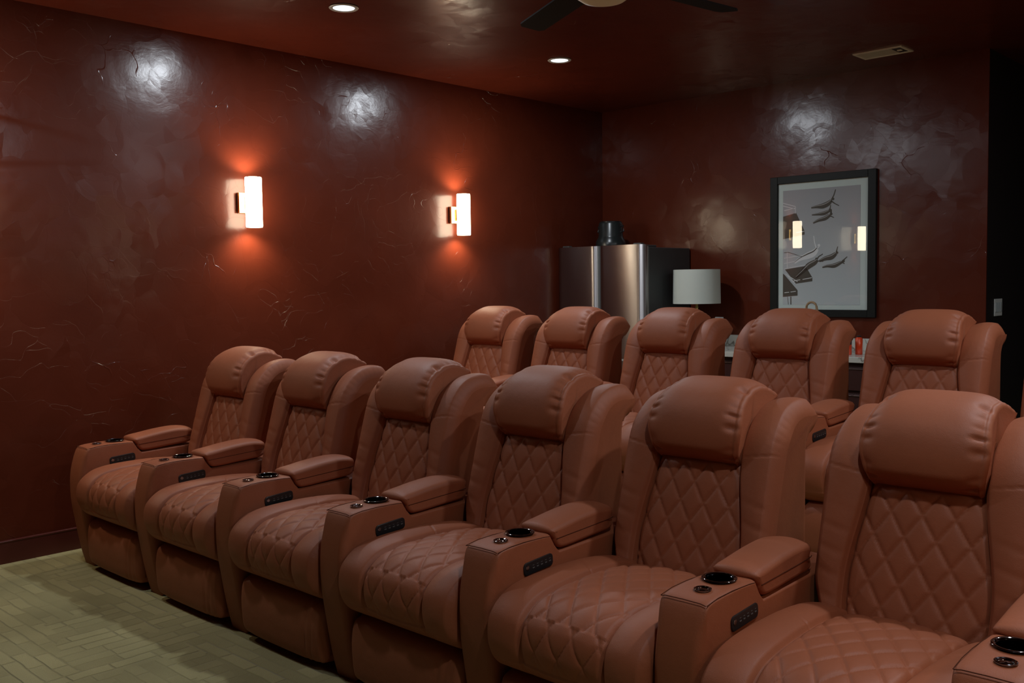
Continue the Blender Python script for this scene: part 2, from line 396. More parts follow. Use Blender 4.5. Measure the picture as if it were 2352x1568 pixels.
def sstep(a, b_, x):
    t = min(1, max(0, (x - a) / (b_ - a))); return t * t * (3 - 2 * t)
def quilt(a, b_, amp, p=.42):
    s1, s2 = abs(math.sin(PI * a)), abs(math.sin(PI * b_)); d = min(s1, s2)
    return amp * (.62 * (1 - math.exp(-d / .16)) + .38 * (s1 * s2) ** .6)
def gauss(x, s): return math.exp(-(x / s) ** 2)

# ------------------------------------------------------------------ one recliner (origin: floor, chair centre, front)
def make_recliner():
    t = thing('recliner', '', 'recliner')
    # --- base box under the seat and the back shell
    bm = bmesh.new(); box(bm, -.285, .285, .04, .80, .035, .34, bevel=.02); box(bm, -.26, .26, .10, .76, .0, .036); bm_obj('base', bm, M_lea2, t, True)
    # --- footrest: puffy front panel
    def d_foot(x, u, y, z, s):
        if y > .06: return 0
        e = 1 - abs(x / .292) ** 4
        g = .012 * e
        g += -.004 * gauss(x - .19 - .10 * (z - .15), .006) - .004 * gauss(x - .225 - .12 * (z - .15), .006) - .003 * gauss(x - .25, .005)
        return g
    v, f, fc, cs, o_ = loft([(-.012, .05), (-.022, .12), (-.022, .19), (-.010, .243), (.02, .262), (.06, .262), (.06, .15), (.06, .045), (.02, .036)], 90, .292, .03, 56, 6, d_foot)
    mesh_obj('footrest', v, f, M_lea, t, True, 60)
    # --- seat cushion with quilted centre
    SP = [(-.046, .45), (-.054, .39), (-.040, .325), (.0, .285), (.08, .27), (.35, .29), (.62, .32), (.64, .40), (.60, .462), (.52, .495), (.42, .512), (.30, .520), (.16, .520), (.06, .512), (.0, .492)]
    def xps(y, z): return .157 + .02 * sstep(.0, .5, y)
    def d_seat(x, u, y, z, s):
        top = sstep(.275, .40, z) if y < .1 else sstep(.38, .45, z)
        if top <= 0: return 0
        q = xps(y, z); ax = abs(x)
        g = 0
        if ax < q:
            # quilt follows the surface: arc length measured over the front
            L_ = y if z > .47 and y > -.03 else -(.50 - z) - .02
            a = x / .090 + L_ / .128; b2 = x / .090 - L_ / .128
            fade = sstep(0, .02, q - ax) * sstep(-.26, -.06, L_)
            g += .016 * (1 - (ax / q) ** 2) + quilt(a, b2, .0088) * fade
            chan = .005 * abs(math.sin(PI * x / .090)) ** .5 * (1 - sstep(-.2, -.02, L_)) * sstep(0, .02, q - ax); g += chan
        else:
            w = .297 - q; k = (ax - q) / w
            g += .025 * math.sin(PI * min(1, k * .85 + .06)) ** .6
            g -= .004 * gauss(y - .30 - .05 * k, .004) * (1 - k)
        g -= .010 * gauss(ax - q, .006)
        if y < .0 and z < .34: g += .01 * math.cos(x / .3 * PI / 2)
        g -= .002 * gauss(ax - .288, .004) * abs(math.sin(s * 190))
        return g * top
    v, f, fc, cs, o_ = loft(SP, 400, .2975, .022, 144, 6, d_seat, xp=xps)
    pick = lambda k: (fc[k][0] >= 6 + 36 and fc[k][0] < 6 + 108 and ((o_[fc[k][1]].y < .1 and o_[fc[k][1]].z > .30) or o_[fc[k][1]].z > .44))
    split_obj('seat_cushion', 'quilted_seat_panel', v, f, pick, M_lea, M_lea, t)
    # --- backrest with side wings and quilted centre
    BP = [(.545, .43), (.585, .58), (.617, .70), (.655, .84), (.685, .93), (.725, .985), (.785, 1.025), (.86, 1.040), (.925, 1.029), (.950, 1.004), (.925, .978), (.872, .955), (.852, .90), (.850, .70), (.845, .45), (.80, .30), (.66, .30), (.56, .34)]
    def wb(y, z): return .255 + .047 * sstep(.43, .60, z) - .010 * sstep(.95, 1.05, z)
    def xpb(y, z): return .158 + .04 * (1 - sstep(.58, .90, z)) - .01 * (1 - sstep(.42, .55, z)) + .004
    def d_back(x, u, y, z, s):
        front = 1.0 if y < .70 + .9 * max(0, z - .93) and z > .40 else 0
        if z > .93 and y < .95: front = 1 - sstep(.90, .955, y)
        if front <= 0: return 0
        q = xpb(y, z); ax = abs(x); g = 0
        if ax < q:
            a = x / .090 + z / .132; b2 = x / .090 - z / .132
            fade = sstep(0, .015, q - ax) * (1 - sstep(.84, .875, z)) * sstep(.42, .47, z)
            g += -.018 + .016 * (1 - (ax / q) ** 2) + quilt(a, b2, .0100) * fade
            g -= .03 * sstep(.95, 1.03, z)
        else:
            w = .302 - q; k = (ax - q) / w
            g += .030 * math.sin(PI * min(1, k * .75 + .12)) ** .8
            g -= .0028 * gauss(z - .884 - .02 * k, .0022) * sstep(0, .2, k)
            wr = sstep(.45, .55, z) * (1 - sstep(.70, .82, z))
            g -= .0022 * wr * (math.sin(z * 96 + x * 22) * .5 + .5) ** 3 * (1 - abs(2 * k - 1) ** 2)
            pk = sstep(.9, .94, z); g -= .0018 * pk * (math.sin(s * 230 + ax * 40) * .5 + .5) ** 2 * sstep(.72, .9, k)
        g -= .012 * gauss(ax - q, .007)
        return g * front
    v, f, fc, cs, o_ = loft(BP, 440, wb, .028, 144, 7, d_back, xp=xpb)
    pick = lambda k: (fc[k][0] >= 7 + 36 and fc[k][0] < 7 + 108 and o_[fc[k][1]].z > .42 and o_[fc[k][1]].z < .90 and o_[fc[k][1]].y < .72)
    split_obj('backrest', 'quilted_back_panel', v, f, pick, M_lea, M_lea, t)
    # --- headrest pillow
    HP = [(.664, .864), (.630, .902), (.621, .965), (.643, 1.032), (.692, 1.077), (.768, 1.104), (.838, 1.100), (.897, 1.070), (.855, 1.050), (.79, 1.025), (.735, .975), (.705, .90), (.690, .868)]
    def wh(y, z): return .158 + .018 * math.sin(PI * min(1, max(0, (z - .865) / .235))) + .005 * sstep(.9, 1.0, z)
    def d_head(x, u, y, z, s):
        # outer face puffs out in the middle, gathers near the side seams
        back = sstep(-.02, .02, (y - .69) - (z - .87) * .90)       # facing the chair back
        k = min(1, abs(x) / (wh(y, z) - .011))
        g = .028 * (1 - k ** 6) * sstep(.86, .93, z) * (1 - .15 * k * k)
        g *= 1 - .8 * back
        ph = s * 150 + 2.0 * math.sin(s * 31) + (1.7 if x > 0 else 0)
        wob = (math.sin(ph) * .5 + .5) ** 2 * (.55 + .45 * math.sin(s * 47 + x * 3))
        g -= .0095 * wob * gauss(k - .90, .11) * (1 - back)
        g += .0045 * gauss(k - 1, .02)
        return g
    v, f, fc, cs, o_ = loft(HP, 260, wh, .011, 110, 5, d_head)
    mesh_obj('headrest_pillow', v, f, M_lea, t, True, 60)
    # --- left arm: console with cup holder; its own pieces are sub-parts
    AX0, AX1 = -.449, -.303
    front = [(.10, .640), (.045, .637), (.012, .629), (-.006, .606), (-.020, .572), (-.034, .52), (-.042, .45), (-.040, .35), (-.026, .25), (-.008, .14), (.008, .06), (.024, .0)]
    dense = []
    for i in range(1, len(front) - 2):
        p0, p1, p2, p3 = [Vector(q) for q in front[i - 1:i + 3]]
        for k in range(5):
            t_ = k / 5; dense.append(tuple(.5 * ((2 * p1) + (-p0 + p2) * t_ + (2 * p0 - 5 * p1 + 4 * p2 - p3) * t_ * t_ + (-p0 + 3 * p1 - 3 * p2 + p3) * t_ ** 3)))
    prof = dense + [(.008, .06), (.024, .0), (.82, .0), (.83, .40), (.82, .575), (.62, .584), (.42, .580), (.30, .576), (.278, .600), (.255, .637), (.18, .641), (.10, .640)]
    def rad(p): return .010 if (p[1] > .615 or p[0] > .2) else .010 + .026 * min(1, (.615 - p[1]) / .07)
    bm = bmesh.new(); cx = (AX0 + AX1) / 2
    a_ = sum(prof[i][0] * prof[(i + 1) % len(prof)][1] - prof[(i + 1) % len(prof)][0] * prof[i][1] for i in range(len(prof)))
    sgn = 1 if a_ > 0 else -1
    def outline(x, f_):
        P = [Vector((x, p[0], p[1])) for p in prof]; n_ = len(P); out = []
        for i in range(n_):
            t1_ = (P[i] - P[i - 1]).normalized(); t2_ = (P[(i + 1) % n_] - P[i]).normalized()
            n1_ = Vector((0, -t1_.z, t1_.y)); n2_ = Vector((0, -t2_.z, t2_.y)); nn = (n1_ + n2_).normalized()
            out.append(P[i] + nn * sgn * rad(prof[i]) * f_ / max(.5, nn.dot(n1_)))
        return out
    rings = []
    rr = .026; A_ = [90, 78, 66, 54, 42, 28, 14, 0]
    for th in A_:
        a = math.radians(th); rings.append([bm.verts.new(q) for q in outline(AX0 + rr - rr * math.sin(a), 1 - math.cos(a))])
    for th in A_[::-1]:
        a = math.radians(th); rings.append([bm.verts.new(q) for q in outline(AX1 - rr + rr * math.sin(a), 1 - math.cos(a))])
    for p_, q_ in zip(rings, rings[1:]):
        n_ = len(p_)
        for i in range(n_): bm.faces.new((p_[i], p_[(i + 1) % n_], q_[(i + 1) % n_], q_[i]))
    bm.faces.new(rings[0]); bm.faces.new(rings[-1][::-1])
    arm = bm_obj('armrest', bm, M_lea2, t, True, 28)
    # cut the two wells once, with real geometry
    bmc = bmesh.new()
    lathe(bmc, [(.041, -.075), (.041, .05)], 40, (-.376, .183, .6425)); lathe(bmc, [(.020, -.012), (.020, .05)], 28, (-.376 + .012, .080, .6405))
    cut = bm_obj('cutter', bmc, M_lea2)
    md = arm.modifiers.new('b', 'BOOLEAN'); md.object = cut; md.operation = 'DIFFERENCE'; md.solver = 'EXACT'
    bpy.context.view_layer.update()
    dg = bpy.context.evaluated_depsgraph_get(); me2 = bpy.data.meshes.new_from_object(arm.evaluated_get(dg)); arm.modifiers.clear(); arm.data = me2
    bpy.data.objects.remove(cut)
    arm.data.materials.clear(); arm.data.materials.append(M_lea2)
    for p in arm.data.polygons: p.use_smooth = True; p.material_index = 0
    arm.data.set_sharp_from_angle(angle=math.radians(28))
    # seam across the front of the console top
    bm = bmesh.new()
    tube(bm, [(AX0 + .004, .004, .627), (AX0 + .02, .003, .6305), (cx, .003, .6315), (AX1 - .02, .003, .6305), (AX1 - .004, .004, .627)], .0013, 6)
    for xx in (AX1 - .002, AX0 + .002):
        tube(bm, [(xx, .006, .627), (xx, .06, .635), (xx, .13, .637), (xx, .22, .634), (xx, .250, .631)], .0011, 6)
    bm_obj('console_seam', bm, M_seam, arm, True, 60)
    # cup holder
    bm = bmesh.new(); lathe(bm, [(.0408, -.070), (.0408, .001), (.0475, .0025), (.0485, .0045), (.046, .006), (.042, .0045), (.0375, .001), (.0372, -.066), (0.0005, -.067), (.0005, -.070)], 44, (-.376, .183, .6425), closed_ends=True)
    bm_obj('cup_holder', bm, M_dark_chrome, arm, True, 40)
    bm = bmesh.new(); lathe(bm, [(.0418, .0035), (.0475, .0040), (.0490, .0052), (.0475, .0066), (.0425, .0062), (.0405, .0048)], 44, (-.376, .183, .6425), closed_ends=False)
    bm_obj('chrome_ring', bm, M_chrome, arm, True, 60)
    # round touch button
    bm = bmesh.new(); lathe(bm, [(.0195, -.008), (.0195, .001), (.0235, .002), (.0240, .0035), (.0215, .0045), (.0175, .003), (.0165, .0005), (.010, .0022), (.0005, .0032)], 36, (-.364, .080, .6405))
    bm_obj('power_button', bm, M_chrome, arm, True, 40)
    # control panel on the inner side, with its row of keys
    bm = bmesh.new(); ol_ = []
    for cy_, cz_, a0_ in ((.056, .007, 0), (-.056, .007, 90), (-.056, -.007, 180), (.056, -.007, 270)):
        for k in range(6): ol_.append((cy_ + .014 * math.cos(math.radians(a0_ + 18 * k)), cz_ + .014 * math.sin(math.radians(a0_ + 18 * k))))
    lo_ = [bm.verts.new((AX1 - .003, *q)) for q in ol_]; hi_ = [bm.verts.new((AX1 + .003, *q)) for q in ol_]; h2_ = [bm.verts.new((AX1 + .004, q[0] * .97, q[1] * .93)) for q in ol_]
    for A1, B1 in ((lo_, hi_), (hi_, h2_)):
        for i in range(24): bm.faces.new((A1[i], A1[(i + 1) % 24], B1[(i + 1) % 24], B1[i]))
    bm.faces.new(lo_[::-1]); bm.faces.new(h2_)
    Mx = Matrix.Translation((0, .189, .552)) @ Matrix.Rotation(math.radians(4), 4, 'X')
    bmesh.ops.transform(bm, matrix=Mx, verts=bm.verts[:]); cp = bm_obj('control_panel', bm, M_black, arm, True)
    for k, yy in enumerate((-.054, -.026, -.006, .014, .034, .054)):
        bm = bmesh.new()
        if k == 0: lathe(bm, [(.0075, 0), (.008, .0015), (.006, .002), (.0005, .002)], 20, (0, 0, 0), Matrix.Translation((AX1 + .0035, yy, .004)) @ Matrix.Rotation(PI / 2, 4, 'Y'))
        else:
            box(bm, AX1 + .0038, AX1 + .0050, yy - .005, yy + .005, -.004, .000, bevel=.0008)
            box(bm, AX1 + .0038, AX1 + .0046, yy - .004, yy + .004, .006, .0075)
        bmesh.ops.transform(bm, matrix=Mx, verts=bm.verts[:])
        bm_obj('key', bm, M_chrome if k == 0 else M_glyph, arm, False)
    # padded arm cushion behind the console
    AP = [(.262, .645), (.272, .618), (.292, .588), (.33, .580), (.45, .586), (.57, .594), (.603, .610), (.612, .640), (.590, .664), (.52, .675), (.42, .670), (.32, .658), (.28, .653)]
    def w_pad(y, z): return .0745 if y < .56 else max(.050, .0745 * math.sqrt(max(0, 1 - ((y - .56) / .080) ** 2)))
    def d_pad(x, u, y, z, s):
        lim = .6175 + .05 * (y - .28)
        g = .012 * (1 - (x / .07) ** 2) * sstep(lim, lim + .03, z)
        g -= .0035 * gauss(z - lim, .0025) * (1 if abs(u) > .98 else 0)
        return g
    v, f, fc, cs, o_ = loft(AP, 170, w_pad, .014, 18, 6, d_pad, strip_cap=True)
    v = [(x + cx, y, z) for x, y, z in v]
    mesh_obj('arm_pad', v, f, M_lea, t, True, 60)
    bm = bmesh.new()
    for s_ in (-1, 1):
        tube(bm, [(cx + s_ * (w_pad(y_, 0) + .0002), y_, .6175 + .05 * (y_ - .28)) for y_ in (.281, .34, .40, .46, .52, .545, .565, .580, .592)], .0013, 6)
    bm_obj('arm_pad_piping', bm, M_seam, t, True, 60)
    # --- piping where the pillow's front panel meets its side gussets
    bm = bmesh.new()
    hp = [(.668, .866), (.640, .905), (.633, .965), (.655, 1.03), (.700, 1.073), (.770, 1.098), (.835, 1.094), (.885, 1.073)]
    return t

proto = make_recliner()
BACKY = 2.1; X = lambda i: .75 * i - .006
ord_ = ['first', 'second', 'third', 'fourth', 'fifth', 'sixth', 'seventh']
G1 = 'front row of cognac leather recliners'; G2 = 'back row of cognac leather recliners on the riser'
F_LAB = ['cognac leather recliner at the left end of the front row, beside the red wall',
         'cognac quilted recliner, second from the red wall in the front row',
         'cognac quilted recliner, third from the red wall in the front row',
         'cognac quilted recliner, fourth from the red wall in the front row, at picture centre',
         'cognac quilted recliner, fifth from the red wall in the front row',
         'cognac quilted recliner, sixth from the red wall in the front row, large at right',
         'cognac recliner cut off by the right edge, only its front-row arm showing']
B_LAB = ['cognac leather recliner at the left end of the back row, below the right sconce',
         'cognac quilted recliner in the back row directly in front of the refrigerator',
         'cognac quilted recliner in the back row in front of the white lamp',
         'cognac quilted recliner in the back row left of the orange bottles, below the framed picture',
         'cognac quilted recliner in the back row right of the orange bottles, before the light switch',
         'back-row cognac recliner cut off by the right edge, only a sliver showing']
for k in range(7):
    loc = (X(k + 1), BACKY, 0)
    if k == 0: proto.location = loc; proto['label'] = F_LAB[0]; proto['group'] = G1
    else: dup(proto, loc, F_LAB[k], G1)
for k in range(6): dup(proto, (X(k + 1) - .007, BACKY + 2.004, RISE), B_LAB[k], G2)

# ------------------------------------------------------------------ refrigerator
t = thing('refrigerator', 'stainless french-door refrigerator with dark grey side in the room corner', 'refrigerator', (0, 0, 0))
bm = bmesh.new(); box(bm, .035, .945, 6.425, 7.02, .03, 1.742, bevel=.006); box(bm, .06, .92, 6.45, 7.0, 0, .04); bm_obj('body', bm, M_fridge_side, t, True)
def fdoor(nm, x0, x1, z0, z1):
    bm = bmesh.new(); n = 14; d0 = 6.405; vs0 = []
    # gently bowed front with rounded outer ends
    rows = []
    for k in range(n + 1):
        a = k / n; x = x0 + (x1 - x0) * a
        y = 6.345 - .0 + .012 * (2 * a - 1) ** 2 + .022 * (max(0, abs(2 * a - 1) - .90) / .10) ** 2
        rows.append((x, y))
    ring = rows + [(x1, d0), (x0, d0)]
    lo = [bm.verts.new((x, y, z0)) for x, y in ring]; hi = [bm.verts.new((x, y, z1)) for x, y in ring]
    for i in range(len(ring)): bm.faces.new((lo[i], lo[(i + 1) % len(ring)], hi[(i + 1) % len(ring)], hi[i]))
    bm.faces.new(lo[::-1]); bm.faces.new(hi)
    return bm_obj(nm, bm, M_steel, t, True, 40)
fdoor('door', .030, .470, .84, 1.765); fdoor('door', .476, .945, .84, 1.765); fdoor('freezer_drawer', .030, .945, .09, .815)
bm = bmesh.new(); box(bm, .4712, .4748, 6.354, 6.41, .84, 1.765); box(bm, .04, .94, 6.405, 6.426, .10, 1.75); bm_obj('gasket', bm, M_gasket, t)
bm = bmesh.new(); box(bm, .035, .94, 6.350, 6.41, .817, .838, bevel=.003); bm_obj('freezer_handle_channel', bm, M_gasket, t)
for x0, x1 in ((.05, .17), (.80, .925)):
    bm = bmesh.new(); box(bm, x0, x1, 6.42, 6.56, 1.742, 1.762, bevel=.005); box(bm, x0 + .02, x1 - .03, 6.385, 6.43, 1.765, 1.778, bevel=.004); bm_obj('hinge_cover', bm, M_fridge_side, t, True)

# black round appliance on top of the refrigerator
t = thing('canister', 'black round lidded canister with side handles on top of the refrigerator', 'canister', (.335, 6.72, 1.7425))
bm = bmesh.new(); lathe(bm, [(.128, 0), (.135, .01), (.130, .07), (.112, .105), (.106, .12), (.104, .225), (.098, .236), (.092, .238)], 48); bm_obj('body', bm, mat('satin_black', (.016, .020, .020), .28), t, True, 40)
bm = bmesh.new(); lathe(bm, [(.094, .236), (.094, .243), (.085, .248), (.02, .249)], 48); bm_obj('lid', bm, M_black, t, True, 40)
for s in (-1, 1):
    bm = bmesh.new(); tube(bm, [(s * .10, 0, .20), (s * .135, 0, .205), (s * .14, 0, .16), (s * .105, 0, .15)], .008); bm_obj('handle', bm, M_black, t, True)

# ------------------------------------------------------------------ cabinets, worktop
CX0, CX1 = 1.02, XE - .01
n = 4; wcab = (CX1 - CX0) / n
for k in range(n):
    x0 = CX0 + k * wcab; x1 = x0 + wcab - .004
    pos = ['beside the refrigerator', 'behind the third back-row recliner', 'under the orange bottles', 'at the right end below the plain wall'][k]
    t = thing('base_cabinet', 'dark oxblood base cabinet with flat drawers, %s' % pos, 'cabinet', (x0, 6.42, 0), 'oxblood base cabinets under the marble worktop')
    bm = bmesh.new(); box(bm, 0, x1 - x0, .022, .60, .10, .888); box(bm, .0, x1 - x0, .07, .60, 0, .10); bm_obj('body', bm, M_cab, t)
    z = .862
    for h in (.185, .27, .27):
        bm = bmesh.new(); box(bm, .004, x1 - x0 - .004, .0, .020, z - h + .018, z - .006, bevel=.002); dr = bm_obj('drawer', bm, M_cab, t, True)
        bm = bmesh.new(); box(bm, .006, x1 - x0 - .006, -.006, .004, z - .020, z - .015, bevel=.001); bm_obj('edge_pull', bm, M_edge, dr)
        z -= h
bm = bmesh.new(); box(bm, CX0 - .02, CX1 + .005, 6.385, 7.034, .890, .930, bevel=.003); w_ = bm_obj('worktop', bm, M_marble, None, True); 
tag(w_, 'white veined marble worktop with thick front edge along the back wall', 'worktop')
bm = bmesh.new(); box(bm, CX0 - .02, CX1 + .005, 7.014, 7.034, .930, 1.018, bevel=.002); tag(bm_obj('backsplash', bm, M_marble, None, True), 'low white marble backsplash strip against the back wall above the worktop', 'backsplash')

# lamp on the worktop
t = thing('table_lamp', 'unlit table lamp with white drum shade on glass base, right of the refrigerator', 'lamp', (1.205, 6.72, .930))
bm = bmesh.new(); lathe(bm, [(.085, 0), (.088, .006), (.085, .014), (.02, .018), (.012, .03)], 40); bm_obj('base', bm, M_brass, t, True)
bm = bmesh.new(); lathe(bm, [(.012, .03), (.03, .05), (.060, .11), (.062, .16), (.035, .23), (.016, .27), (.016, .29)], 40); bm_obj('glass_body', bm, M_glassb, t, True, 60)
bm = bmesh.new(); lathe(bm, [(.011, .29), (.015, .295), (.011, .305), (.014, .315), (.010, .33), (.010, .36), (.016, .365), (.016, .40)], 24); bm_obj('neck', bm, M_brass, t, True)
bm = bmesh.new(); lathe(bm, [(.191, .352), (.1895, .352), (.1855, .626), (.187, .626), (.191, .352)], 64, closed_ends=False); bm_obj('lamp_shade', bm, M_shade_l, t, True, 60)
bm = bmesh.new()
for a in (0, 120, 240): tube(bm, [(0, 0, .60), (.186 * math.cos(math.radians(a)), .186 * math.sin(math.radians(a)), .605)], .0022, 6)
tube(bm, [(0, 0, .40), (0, 0, .60)], .003, 8); bm_obj('shade_spider', bm, M_brass, t, True)

# basket with arched handle behind the fourth recliner
t = thing('basket', 'woven basket on the worktop, only its tan arched handle above the recliner', 'basket', (2.245, 6.62, .931))
bm = bmesh.new(); lathe(bm, [(.085, 0), (.10, .02), (.115, .10), (.118, .16), (.122, .166), (.116, .168), (.11, .16), (.10, .03), (.08, .012)], 40); bm_obj('bowl', bm, M_wicker, t, True, 60)
bm = bmesh.new()
pts = [(-.105, 0, .12), (-.075, 0, .21), (-.048, 0, .29)] + [(-.040 * math.cos(a * PI / 10), 0, .325 + .042 * math.sin(a * PI / 10)) for a in range(0, 11)] + [(.048, 0, .29), (.075, 0, .21), (.105, 0, .12)]
tube(bm, pts, .0085, 12); bm_obj('handle', bm, M_wicker, t, True, 60)

# bottles on the worktop
def bottle(x, y, r, h, lab, pump):
    t = thing('bottle', lab, 'bottle', (x, y, .9305), 'orange bottles on the worktop')
    bm = bmesh.new()
    if pump:
        lathe(bm, [(r * .9, 0), (r, .006), (r, h * .62), (r * .98, h * .64)], 32); bm_obj('body', bm, M_liq, t, True, 50)
        bm = bmesh.new(); lathe(bm, [(r, h * .64), (r, h * .86), (r * .6, h * .95), (.012, h)], 32); bm_obj('shoulder', bm, mat('smoked_glass', (.10, .05, .05), .1), t, True, 50)
        bm = bmesh.new(); lathe(bm, [(.013, h), (.013, h + .018), (.006, h + .02), (.006, h + .034)], 20); box(bm, -.034, .008, -.006, .006, h + .032, h + .042, bevel=.003); bm_obj('pump', bm, M_chrome, t, True)
    else:
        lathe(bm, [(r * .92, 0), (r, .006), (r, h * .9), (r * .8, h * .96), (.014, h)], 32); bm_obj('body', bm, M_liq, t, True, 50)
        bm = bmesh.new(); lathe(bm, [(.015, h), (.015, h + .010), (.012, h + .012)], 20); bm_obj('cap', bm, M_cap, t, True)
bottle(2.552, 6.56, .024, .112, 'orange bottle with smoked top and pump on the worktop, left of the pair', True)
bottle(2.598, 6.63, .026, .122, 'plain full orange bottle on the worktop, right of the pair', False)

# outlet and switch
t = thing('outlet_plate', 'white wall outlet plate above the worktop, right of the lamp', 'outlet', (1.222, YB, 1.105))
bm = bmesh.new(); box(bm, -.040, .040, -.006, -.0005, -.058, .058, bevel=.003); bm_obj('plate', bm, M_white, t, True)
for z in (-.028, .018):
    bm = bmesh.new(); box(bm, -.017, .017, -.009, -.005, z - .012, z + .014, bevel=.003); bm_obj('socket', bm, M_white, t, True)
t = thing('light_switch', 'white light switch plate on the dark side wall at far right', 'light switch', (XE, 7.288, 1.25))
bm = bmesh.new(); box(bm, .0005, .006, -.082, .082, -.060, .060, bevel=.002); bm_obj('plate', bm, M_white, t, True)
for yy in (-.045, 0, .045):
    bm = bmesh.new(); box(bm, .005, .010, yy - .017, yy + .017, -.034, .034, bevel=.003); bm_obj('rocker', bm, mat('rocker_grey', (.40, .46, .48), .4), t, True)

# ------------------------------------------------------------------ framed picture
FX0, FX1, FZ0, FZ1 = 1.703, 2.553, 1.176, 2.268
t = thing('framed_picture', 'large black framed print of divers leaping from platforms on the back wall', 'picture', ((FX0 + FX1) / 2, YB, (FZ0 + FZ1) / 2))
t.rotation_euler.z = .0048      # hangs a hair out of parallel
hw, hh_ = (FX1 - FX0) / 2, (FZ1 - FZ0) / 2; fw = .062
bm = bmesh.new()
box(bm, -hw, -hw + fw, -.034, -.003, -hh_, hh_, bevel=.003); box(bm, hw - fw, hw, -.034, -.003, -hh_, hh_, bevel=.003)
box(bm, -hw + fw, hw - fw, -.034, -.003, hh_ - fw * .9, hh_, bevel=.003); box(bm, -hw + fw, hw - fw, -.034, -.003, -hh_, -hh_ + fw * .9, bevel=.003)
bm_obj('frame', bm, M_frame, t, True)
bm = bmesh.new(); box(bm, -hw + fw - .005, hw - fw + .005, -.016, -.004, -hh_ + fw * .8, hh_ - fw * .8); bm_obj('mount_board', bm, M_mount, t)
M_print = mat('grey_print', (.20, .22, .235), .7)
ns, L, b = nodes(M_print)
tc = N(M_print, 'ShaderNodeTexCoord'); sp = N(M_print, 'ShaderNodeSeparateXYZ'); L.new(tc.outputs['Object'], sp.inputs[0])
r = N(M_print, 'ShaderNodeMapRange'); L.new(sp.outputs['Z'], r.inputs['Value']); r.inputs['From Min'].default_value = -.5; r.inputs['From Max'].default_value = .45
mx = N(M_print, 'ShaderNodeMix', data_type='RGBA'); L.new(r.outputs[0], mx.inputs[0]); mx.inputs[6].default_value = (.58, .66, .67, 1); mx.inputs[7].default_value = (.40, .42, .44, 1); L.new(mx.outputs[2], b.inputs['Base Color'])
PX0, PX1, PZ0, PZ1 = -.322, .302, -.455, .437       # printed area, local
bm = bmesh.new(); box(bm, PX0, PX1, -.0175, -.0155, PZ0, PZ1); pr = bm_obj('print', bm, M_print, t)
M_fig = mat('print_figure_dark', (.085, .080, .062), .7); M_figl = mat('print_figure_light', (.80, .84, .84), .7)
# crop coordinates of the printed picture -> board coordinates
def pc(u, v):
    a = (u - 162) / (938 - 162); top = 248 - 60 * a; bot = 1370
    return (PX0 + (PX1 - PX0) * a, PZ1 - (PZ1 - PZ0) * (v - top) / (bot - top))
def poly(bm, pts, y=-.0182, th=.0004):
    q = [pc(*p) for p in pts]
    lo = [bm.verts.new((x, y - th, z)) for x, z in q]; hi = [bm.verts.new((x, y, z)) for x, z in q]
    bm.faces.new(lo); bm.faces.new(hi[::-1])
    for i in range(len(q)): bm.faces.new((lo[i], hi[i], hi[(i + 1) % len(q)], lo[(i + 1) % len(q)]))
def stroke(bm, pts, ws, y=-.0182):
    if len(pts) >= 4:      # ease the outline through its points
        P_ = [Vector((*p, w)) for p, w in zip(pts, ws)]; P_ = [P_[0] * 2 - P_[1]] + P_ + [P_[-1] * 2 - P_[-2]]; q = []
        for i in range(1, len(P_) - 2):
            for k in range(5):
                t_ = k / 5; a, b, c, d = P_[i - 1:i + 3]
                q.append(.5 * ((2 * b) + (c - a) * t_ + (2 * a - 5 * b + 4 * c - d) * t_ * t_ + (3 * b - 3 * c + d - a) * t_ ** 3))
        q.append(P_[-2]); pts = [(p.x, p.y) for p in q]; ws = [max(1, p.z) for p in q]
    # tapered flat stroke along crop-pixel points with half widths
    Lp, Rp = [], []
    for i, p in enumerate(pts):
        a = pts[max(0, i - 1)]; c = pts[min(len(pts) - 1, i + 1)]; dx, dy = c[0] - a[0], c[1] - a[1]; l = math.hypot(dx, dy) or 1
        nx, ny = -dy / l, dx / l; Lp.append((p[0] + nx * ws[i], p[1] + ny * ws[i])); Rp.append((p[0] - nx * ws[i], p[1] - ny * ws[i]))
    poly(bm, Lp + Rp[::-1], y)
def disc(bm, c, r_, y=-.0184): poly(bm, [(c[0] + r_ * math.cos(a * PI / 6), c[1] + r_ * math.sin(a * PI / 6)) for a in range(12)], y)
dk = bmesh.new(); lt = bmesh.new(); md = bmesh.new()
# diving platforms and rails at the left edge
poly(dk, [(164, 500), (300, 462), (388, 640), (388, 675), (164, 722)]); poly(dk, [(185, 1020), (400, 985), (470, 1100), (470, 1135), (300, 1160)]); poly(dk, [(164, 1060), (185, 1078), (318, 1225), (318, 1278), (164, 1292)])
stroke(dk, [(248, 1288), (248, 1366)], [5, 5]); stroke(dk, [(212, 1288), (222, 1366)], [2, 2])
for a, b_ in (((164, 368), (295, 400)), ((164, 395), (295, 425)), ((293, 400), (293, 470)), ((175, 440), (290, 415)), ((175, 910), (360, 880)), ((175, 962), (300, 938)), ((180, 1015), (400, 975)), ((210, 850), (210, 1010)), ((300, 655), (386, 643)), ((270, 1135), (345, 1120)), ((370, 1118), (465, 1100)), ((180, 1250), (230, 1245)), ((245, 1243), (300, 1235)), ((190, 1065), (318, 1140)), ((215, 1085), (290, 1160))):
    stroke(lt, [a, b_], [3.2, 3.2], -.0186)
for a, b_ in (((175, 855), (220, 850)), ((220, 850), (360, 892)), ((172, 500), (300, 470))): stroke(dk, [a, b_], [2.6, 2.6], -.0186)
